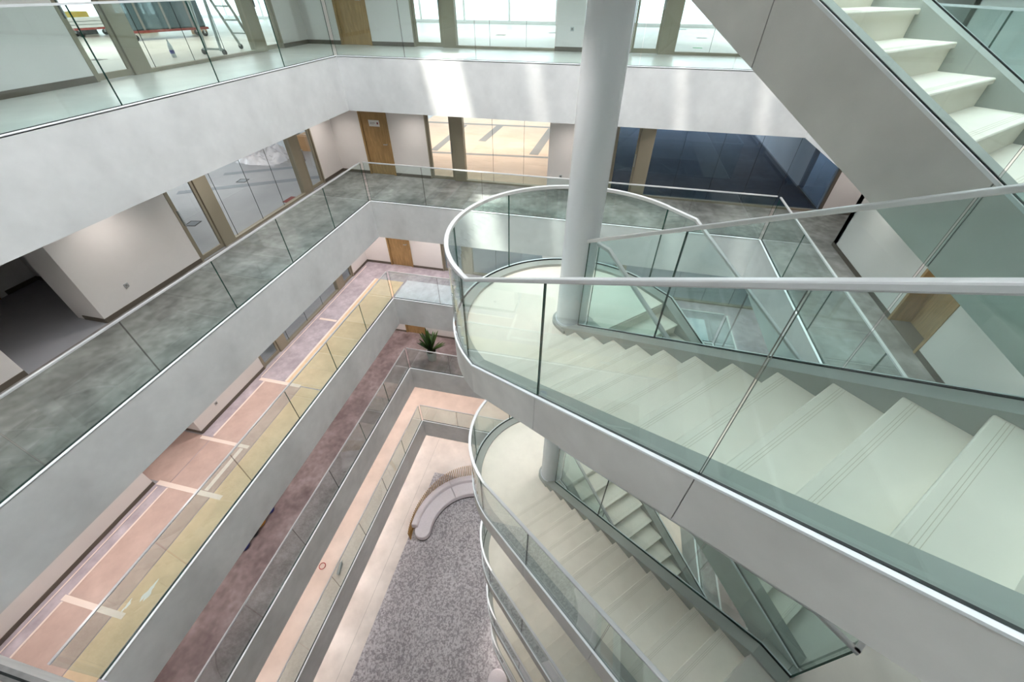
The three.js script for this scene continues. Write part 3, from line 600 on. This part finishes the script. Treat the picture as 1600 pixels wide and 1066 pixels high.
// ------------------------------------------------------------------ sofas and carpet
single('area_carpet', box(-6.62, 4.5, 0.0005, 0.012, -10.4, 1.0), M.carpetMottled, 'large mottled purple grey carpet on the ground floor', 'carpet');
function sofa(label) {
  const g = thing('curved_sofa', label, 'sofa', [-3.65, 0.012, -7.55], 0, 'curved lounge sofas');
  const n = 44, R = (d) => d * Math.PI / 180;
  const p2 = (r, deg) => { const a = R(deg); return [r * Math.cos(a), r * Math.sin(a)]; };     // deg 180 = -x, 270 = -z
  const sector = (r0, r1, b0, b1, roundA = 0) => {
    const out = []; for (let k = 0; k <= n; k++) out.push(p2(r1, b0 + (b1 - b0) * k / n));
    const inn = []; for (let k = 0; k <= n; k++) inn.push(p2(r0, b1 + (b0 - b1) * k / n));
    const cap = [];
    if (roundA) { const c = p2((r0 + r1) / 2, b0), h = (r1 - r0) / 2; for (let k = 1; k < 12; k++) { const t = R(b0) + Math.PI + Math.PI * k / 12 * 1; cap.push([c[0] + h * Math.cos(t), c[1] + h * Math.sin(t)]); } }
    return [...out, ...inn, ...cap];
  };
  const soft = (pts, y0, y1, b) => {
    const s = new THREE.Shape(pts.map(([x, z]) => new THREE.Vector2(x, -z)));
    const q = new THREE.ExtrudeGeometry(s, { depth: y1 - y0 - 2 * b, bevelEnabled: true, bevelSize: b, bevelThickness: b, bevelOffset: -b, bevelSegments: 4 });
    q.rotateX(-Math.PI / 2); q.translate(0, y0 + b, 0); return q;
  };
  const c0 = 171, cm = 230, c1 = 300;                                               // in the p2 sense
  part(g, 'plinth', plan(sector(2.0, 2.7, c0, c1, 1), 0, 0.09), M.plinth);
  part(g, 'seat_cushion', soft(sector(1.98, 2.72, c0, cm - 0.1, 1), 0.09, 0.44, 0.05), M.sofa);
  part(g, 'seat_cushion', soft(sector(1.98, 2.72, cm + 0.1, c1), 0.09, 0.44, 0.05), M.sofa);
  part(g, 'back_cushion', soft(sector(2.6, 2.88, c0 + 2, cm - 0.1), 0.3, 0.72, 0.07), M.sofa);
  part(g, 'back_cushion', soft(sector(2.6, 2.88, cm + 0.1, c1), 0.3, 0.72, 0.07), M.sofa);
  part(g, 'base_rail', plan(sector(2.9, 2.95, c0 - 6, c1), 0.03, 0.09), M.gold);
  part(g, 'middle_rail', plan(sector(2.9, 2.94, c0 - 6, c1), 0.5, 0.53), M.gold);
  const slat = box(-0.015, 0.015, 0, 1, -0.022, 0.022);
  for (let k = 0; k <= 72; k++) {
    const deg = c0 - 6 + (c1 - c0 + 6) * k / 72, [x, z] = p2(2.93, deg), m = part(g, 'back_slat', slat, M.gold), t = Math.min(1, Math.max(0, (deg - 168) / 90));
    m.position.set(x, 0.02, z); m.rotation.y = Math.atan2(x, z); m.scale.y = 0.72 + 0.8 * t * t * (3 - 2 * t);
  }
  return g;
}
const sofa1 = sofa('curved pale sofa with a fan of gold back slats');
const sofa2 = sofa1.clone(); sofa2.name = numbered('curved_sofa'); sofa2.position.set(-3.42, 0.012, -2.2); sofa2.rotation.y = Math.PI; scene.add(sofa2);
sofa2.userData = { label: 'tip of a second pale sofa with gold edge at the bottom of the picture', category: 'sofa', group: 'curved lounge sofas' };
// stone joints of the ground floor near the sofa
for (const [x, w] of [[-7.15, 0.008], [-8.3, 0.008]]) { const m = struct(`trim_${trimNo++}`, box(x, x + w, 0.0002, 0.0012, -13.2, 3.4), M.grooves, x < -8 ? 'stone joint line near the wall of the ground floor' : 'stone joint line behind the curved sofa', 'joint'); }

// ------------------------------------------------------------------ plant on the plum storey
{
  const g = thing('potted_palm', 'bushy green potted palm by the rear balustrade of the plum storey', 'plant', [-6.25, H[2], -11.75]);
  const pot = new THREE.LatheGeometry([[0, 0], [0.15, 0], [0.17, 0.02], [0.22, 0.5], [0.225, 0.52], [0.2, 0.52], [0.19, 0.48], [0, 0.48]].map(([x, y]) => new THREE.Vector2(x, y)), 32);
  part(g, 'pot', pot, M.pot);
  const soil = new THREE.CylinderGeometry(0.19, 0.19, 0.02, 24); soil.translate(0, 0.49, 0); part(g, 'soil', soil, M.soil);
  for (let k = 0; k < 36; k++) {
    const az = k * 2.399, up = 0.55 + 0.75 * ((k * 7) % 13) / 13, len = 0.8 + 0.4 * rnd(), pos = [], idx = [], N = 8;
    for (let q = 0; q <= N; q++) {
      const t = q / N, r = Math.sin(t * (1.5 - up * 0.5)) * len * (0.98 - up * 0.5), h = 0.5 + len * up * 1.35 * (t - 0.36 * t * t), w = 0.055 * Math.sin(Math.PI * Math.min(1, t * 0.92 + 0.08));
      const c = Math.cos(az), s = Math.sin(az);
      pos.push(c * r - s * w, h, s * r + c * w, c * r, h + w * 0.35, s * r, c * r + s * w, h, s * r - c * w);
      if (q) for (let e = 0; e < 2; e++) { const a = (q - 1) * 3 + e, b = q * 3 + e; idx.push(a, b, a + 1, b, b + 1, a + 1); }
    }
    const lg = new THREE.BufferGeometry(); lg.setAttribute('position', new THREE.Float32BufferAttribute(pos, 3)); lg.setIndex(idx); lg.computeVertexNormals();
    part(g, 'leaf', lg, k % 3 ? M.leaf : M.leafDark);
  }
}
// poufs at the edge of the plum storey
function pouf(x, z, m, label) {
  const g = thing('floor_pouf', label, 'pouf', [x, H[2], z], 0, 'coloured poufs');
  const b = new THREE.LatheGeometry([[0, 0], [0.1, 0], [0.15, 0.04], [0.17, 0.12], [0.16, 0.2], [0.11, 0.25], [0, 0.26]].map(([a, c]) => new THREE.Vector2(a, c)), 24);
  part(g, 'cushion', b, m); const t = new THREE.TorusGeometry(0.168, 0.006, 6, 24); t.rotateX(Math.PI / 2); t.translate(0, 0.12, 0); part(g, 'piping', t, M.black);
}
pouf(-8.8, -2.98, M.blue, 'nearest blue pouf peeking out on the plum carpet'); pouf(-8.8, -3.36, M.black, 'dark pouf between the blue and the orange one');
pouf(-8.8, -3.68, M.orange, 'orange pouf peeking out on the plum carpet'); pouf(-8.8, -4.1, M.blue, 'farthest blue pouf peeking out on the plum carpet');
// small things on the pink stone gallery
{
  const g = thing('spray_can', 'silver can lying behind the glass of the pink stone gallery', 'can', [-7.4, H[1] + 0.06, -3.95], 0.25);
  const b = new THREE.LatheGeometry([[0, 0], [0.055, 0], [0.06, 0.01], [0.06, 0.36], [0.05, 0.4], [0.025, 0.42], [0, 0.42]].map(([a, c]) => new THREE.Vector2(a, c)), 24); b.rotateX(-Math.PI / 2); b.translate(0, 0, 0.2);
  part(g, 'can_body', b, M.steel); const c = new THREE.CylinderGeometry(0.022, 0.022, 0.06, 16); c.rotateX(Math.PI / 2); c.translate(0, 0, -0.25); part(g, 'can_cap', c, M.paper);
  const t = new THREE.TorusGeometry(0.11, 0.012, 8, 28); t.rotateX(Math.PI / 2); t.translate(-8.1, H[1] + 0.013, -3.9);
  single('cable_ring', t, M.red, 'small red cable ring on the pink stone floor', 'ring');
}

// ------------------------------------------------------------------ goods in the left offices
{
  const y = H[5];
  // platform trolleys
  const trolley = (name, label, x, z, turn, w, d, deck, deckMat) => {
    const g = thing(name, label, 'trolley', [x, y, z], turn);
    part(g, 'deck', box(-w / 2, w / 2, 0.19, 0.25, -d / 2, d / 2), deckMat);
    for (const [a, b] of [[-1, -1], [-1, 1], [1, -1], [1, 1]]) {
      const c = new THREE.CylinderGeometry(0.08, 0.08, 0.04, 20); c.rotateX(Math.PI / 2); c.translate(a * (w / 2 - 0.14), 0.08, b * (d / 2 - 0.1)); const q = part(g, 'wheel', c, M.black);
      part(q, 'fork', box(a * (w / 2 - 0.14) - 0.025, a * (w / 2 - 0.14) + 0.025, 0.08, 0.19, b * (d / 2 - 0.1) - 0.035, b * (d / 2 - 0.1) + 0.035), M.steel);
    }
    return g;
  };
  trolley('platform_trolley', 'red trolley under the big slate blue crate', -14.6, -13.6, 1.15, 2.3, 0.8, 0, M.redDark);
  const cr = thing('transport_crate', 'big slate blue crate on the red trolley', 'crate', [-14.6, y + 0.25, -13.6], 1.15);
  const body = new RoundedBoxGeometry(2.2, 0.72, 0.78, 3, 0.05); body.translate(0, 0.36, 0); part(cr, 'crate_body', body, M.teal);
  part(cr, 'lid', box(-1.12, 1.12, 0.72, 0.77, -0.41, 0.41), M.teal);
  for (const a of [-0.7, 0, 0.7]) part(cr, 'strap', box(a - 0.03, a + 0.03, 0.0, 0.775, 0.39, 0.4), M.grooves);
  single('leaning_panel', box(-14.95, -14.85, y, y + 0.98, -15.5, -14.9), M.carton, 'brown wooden panel standing right of the slate blue crate', 'panel');
  trolley('platform_trolley', 'low trolley with a red deck edge carrying white boards', -17.5, -13.5, 1.2, 1.1, 0.7, 0, M.red);
  for (let k = 0; k < 3; k++) { const m = single('white_board', box(-0.6, 0.6, 0, 0.07, -0.38, 0.38), M.paper, ['lowest white board on the low trolley', 'middle white board on the low trolley', 'top white board on the low trolley'][k], 'board', 'boards on the low trolley'); m.position.set(-17.5, y + 0.25 + k * 0.085, -13.5); m.rotation.y = 1.2; }
  single('yellow_case', box(-19.0, -18.2, y + 0.3, y + 0.62, -14.2, -13.6), M.yellow, 'yellow case behind the white boards', 'case');
  single('black_case', box(-19.0, -18.2, y, y + 0.3, -14.2, -13.6), M.black, 'dark case under the yellow one', 'case');
  single('carton', box(-17.3, -16.7, y, y + 0.4, -15.2, -14.6), M.carton, 'brown carton behind the white boards', 'carton');
  // rolling tower ladder
  const g = thing('rolling_ladder', 'tall pale rolling ladder behind the glass of the top gallery', 'ladder', [-10.0, y, -10.85], 0);
  const leg = (x0, z0, x1, z1, h, r = 0.034) => { const a = new THREE.Vector3(x0, 0.08, z0), b = new THREE.Vector3(x1, h, z1); return new THREE.TubeGeometry(new THREE.LineCurve3(a, b), 1, r, 8); };
  part(g, 'upright', leg(-0.22, 0.45, -0.22, 0.28, 2.1), M.alu); part(g, 'upright', leg(0.22, 0.45, 0.22, 0.28, 2.1), M.alu);
  part(g, 'upright', leg(-0.22, -0.75, -0.22, 0.2, 2.1), M.alu); part(g, 'upright', leg(0.22, -0.75, 0.22, 0.2, 2.1), M.alu);
  for (let k = 1; k <= 6; k++) { const h = 0.08 + k * 0.28, t = (h - 0.08) / 2.02; part(g, 'rung', box(-0.22, 0.22, h - 0.015, h + 0.015, -0.75 + 0.95 * t - 0.04, -0.75 + 0.95 * t + 0.04), M.alu); }
  part(g, 'brace', box(-0.3, 0.3, 0.1, 0.14, 0.43, 0.47), M.alu);
  part(g, 'top_platform', box(-0.26, 0.26, 2.1, 2.14, 0.12, 0.34), M.alu);
  for (const [a, b] of [[-0.3, 0.45], [0.3, 0.45], [-0.22, -0.75], [0.22, -0.75]]) { const c = new THREE.CylinderGeometry(0.06, 0.06, 0.035, 18); c.rotateX(Math.PI / 2); c.translate(a, 0.06, b); part(g, 'wheel', c, M.black); }
  const bt = thing('water_bottle', 'small clear water bottle standing on the floor behind the top gallery glass', 'bottle', [-10.63, y, -9.8]);
  part(bt, 'bottle_body', new THREE.LatheGeometry([[0, 0], [0.045, 0], [0.048, 0.02], [0.048, 0.2], [0.03, 0.27], [0.016, 0.3], [0.016, 0.33]].map(([a, c]) => new THREE.Vector2(a, c)), 24), M.plastic);
  const cap = new THREE.CylinderGeometry(0.019, 0.019, 0.025, 16); cap.translate(0, 0.34, 0); part(bt, 'cap', cap, M.paper);
  part(bt, 'bottle_label', new THREE.CylinderGeometry(0.049, 0.049, 0.07, 24, 1, true).translate(0, 0.11, 0), M.blue);
}
{ // grey storey: heap of plastic sheeting and cartons
  const y = H[4];
  const heap = (label, cx, cz, rx, rz, h, mat) => {
    const g = new THREE.PlaneGeometry(2, 2, 40, 40); g.rotateX(-Math.PI / 2); const p = g.attributes.position, nz = fbm(6, 4);
    for (let k = 0; k < p.count; k++) {
      const x = p.getX(k), z = p.getZ(k), r = Math.min(1, Math.hypot(x, z)), n = nz((x + 1) / 2.2, (z + 1) / 2.2);
      p.setXYZ(k, x * rx * (0.8 + 0.4 * n), Math.max(0.004, h * Math.pow(1 - r, 0.7) * (0.35 + 1.5 * Math.abs(n - 0.45) * 3)), z * rz * (0.8 + 0.4 * n));
    }
    g.computeVertexNormals(); const m = single('plastic_heap', g, mat, label, 'plastic sheeting'); m.position.set(cx, y, cz);
  };
  heap('crumpled heap of clear plastic sheeting on the grey office floor', -12.9, -13.9, 0.9, 0.8, 0.5, M.filmWhite);
  heap('flat spread of white plastic film left of the crumpled heap', -14.6, -12.6, 0.7, 0.5, 0.14, M.filmWhite);
  heap('light plastic film crumpled behind the first glass door', -12.6, -8.3, 0.7, 0.4, 0.25, M.filmWhite);
  const carton = (x0, x1, h, z0, z1, label) => { const g = thing('carton', label, 'carton', [(x0 + x1) / 2, y, (z0 + z1) / 2]); const w = (x1 - x0) / 2, d = (z1 - z0) / 2; part(g, 'carton_body', box(-w, w, 0, h, -d, d), M.carton); part(g, 'packing_tape', box(-w - 0.002, w + 0.002, h, h + 0.003, -0.03, 0.03), M.tape); };
  carton(-12.2, -11.6, 0.55, -15.6, -15.0, 'brown carton right of the plastic heap');
  carton(-11.2, -10.6, 0.7, -16.4, -15.7, 'tall brown carton seen through the far glass door');
  single('grey_case', box(-12.9, -12.3, y, y + 0.5, -15.6, -15.1), M.black, 'dark case between plastic heap and carton', 'case');
  single('floor_mat', box(-9.62, -9.32, y + 0.0005, y + 0.012, -10.75, -10.3), M.redDark, 'dark red rag on the floor right behind the wide pane', 'rag');
}

scene.traverse((o) => { if (o.isMesh) { o.castShadow = true; o.receiveShadow = true; } });
renderer.render(scene, camera);
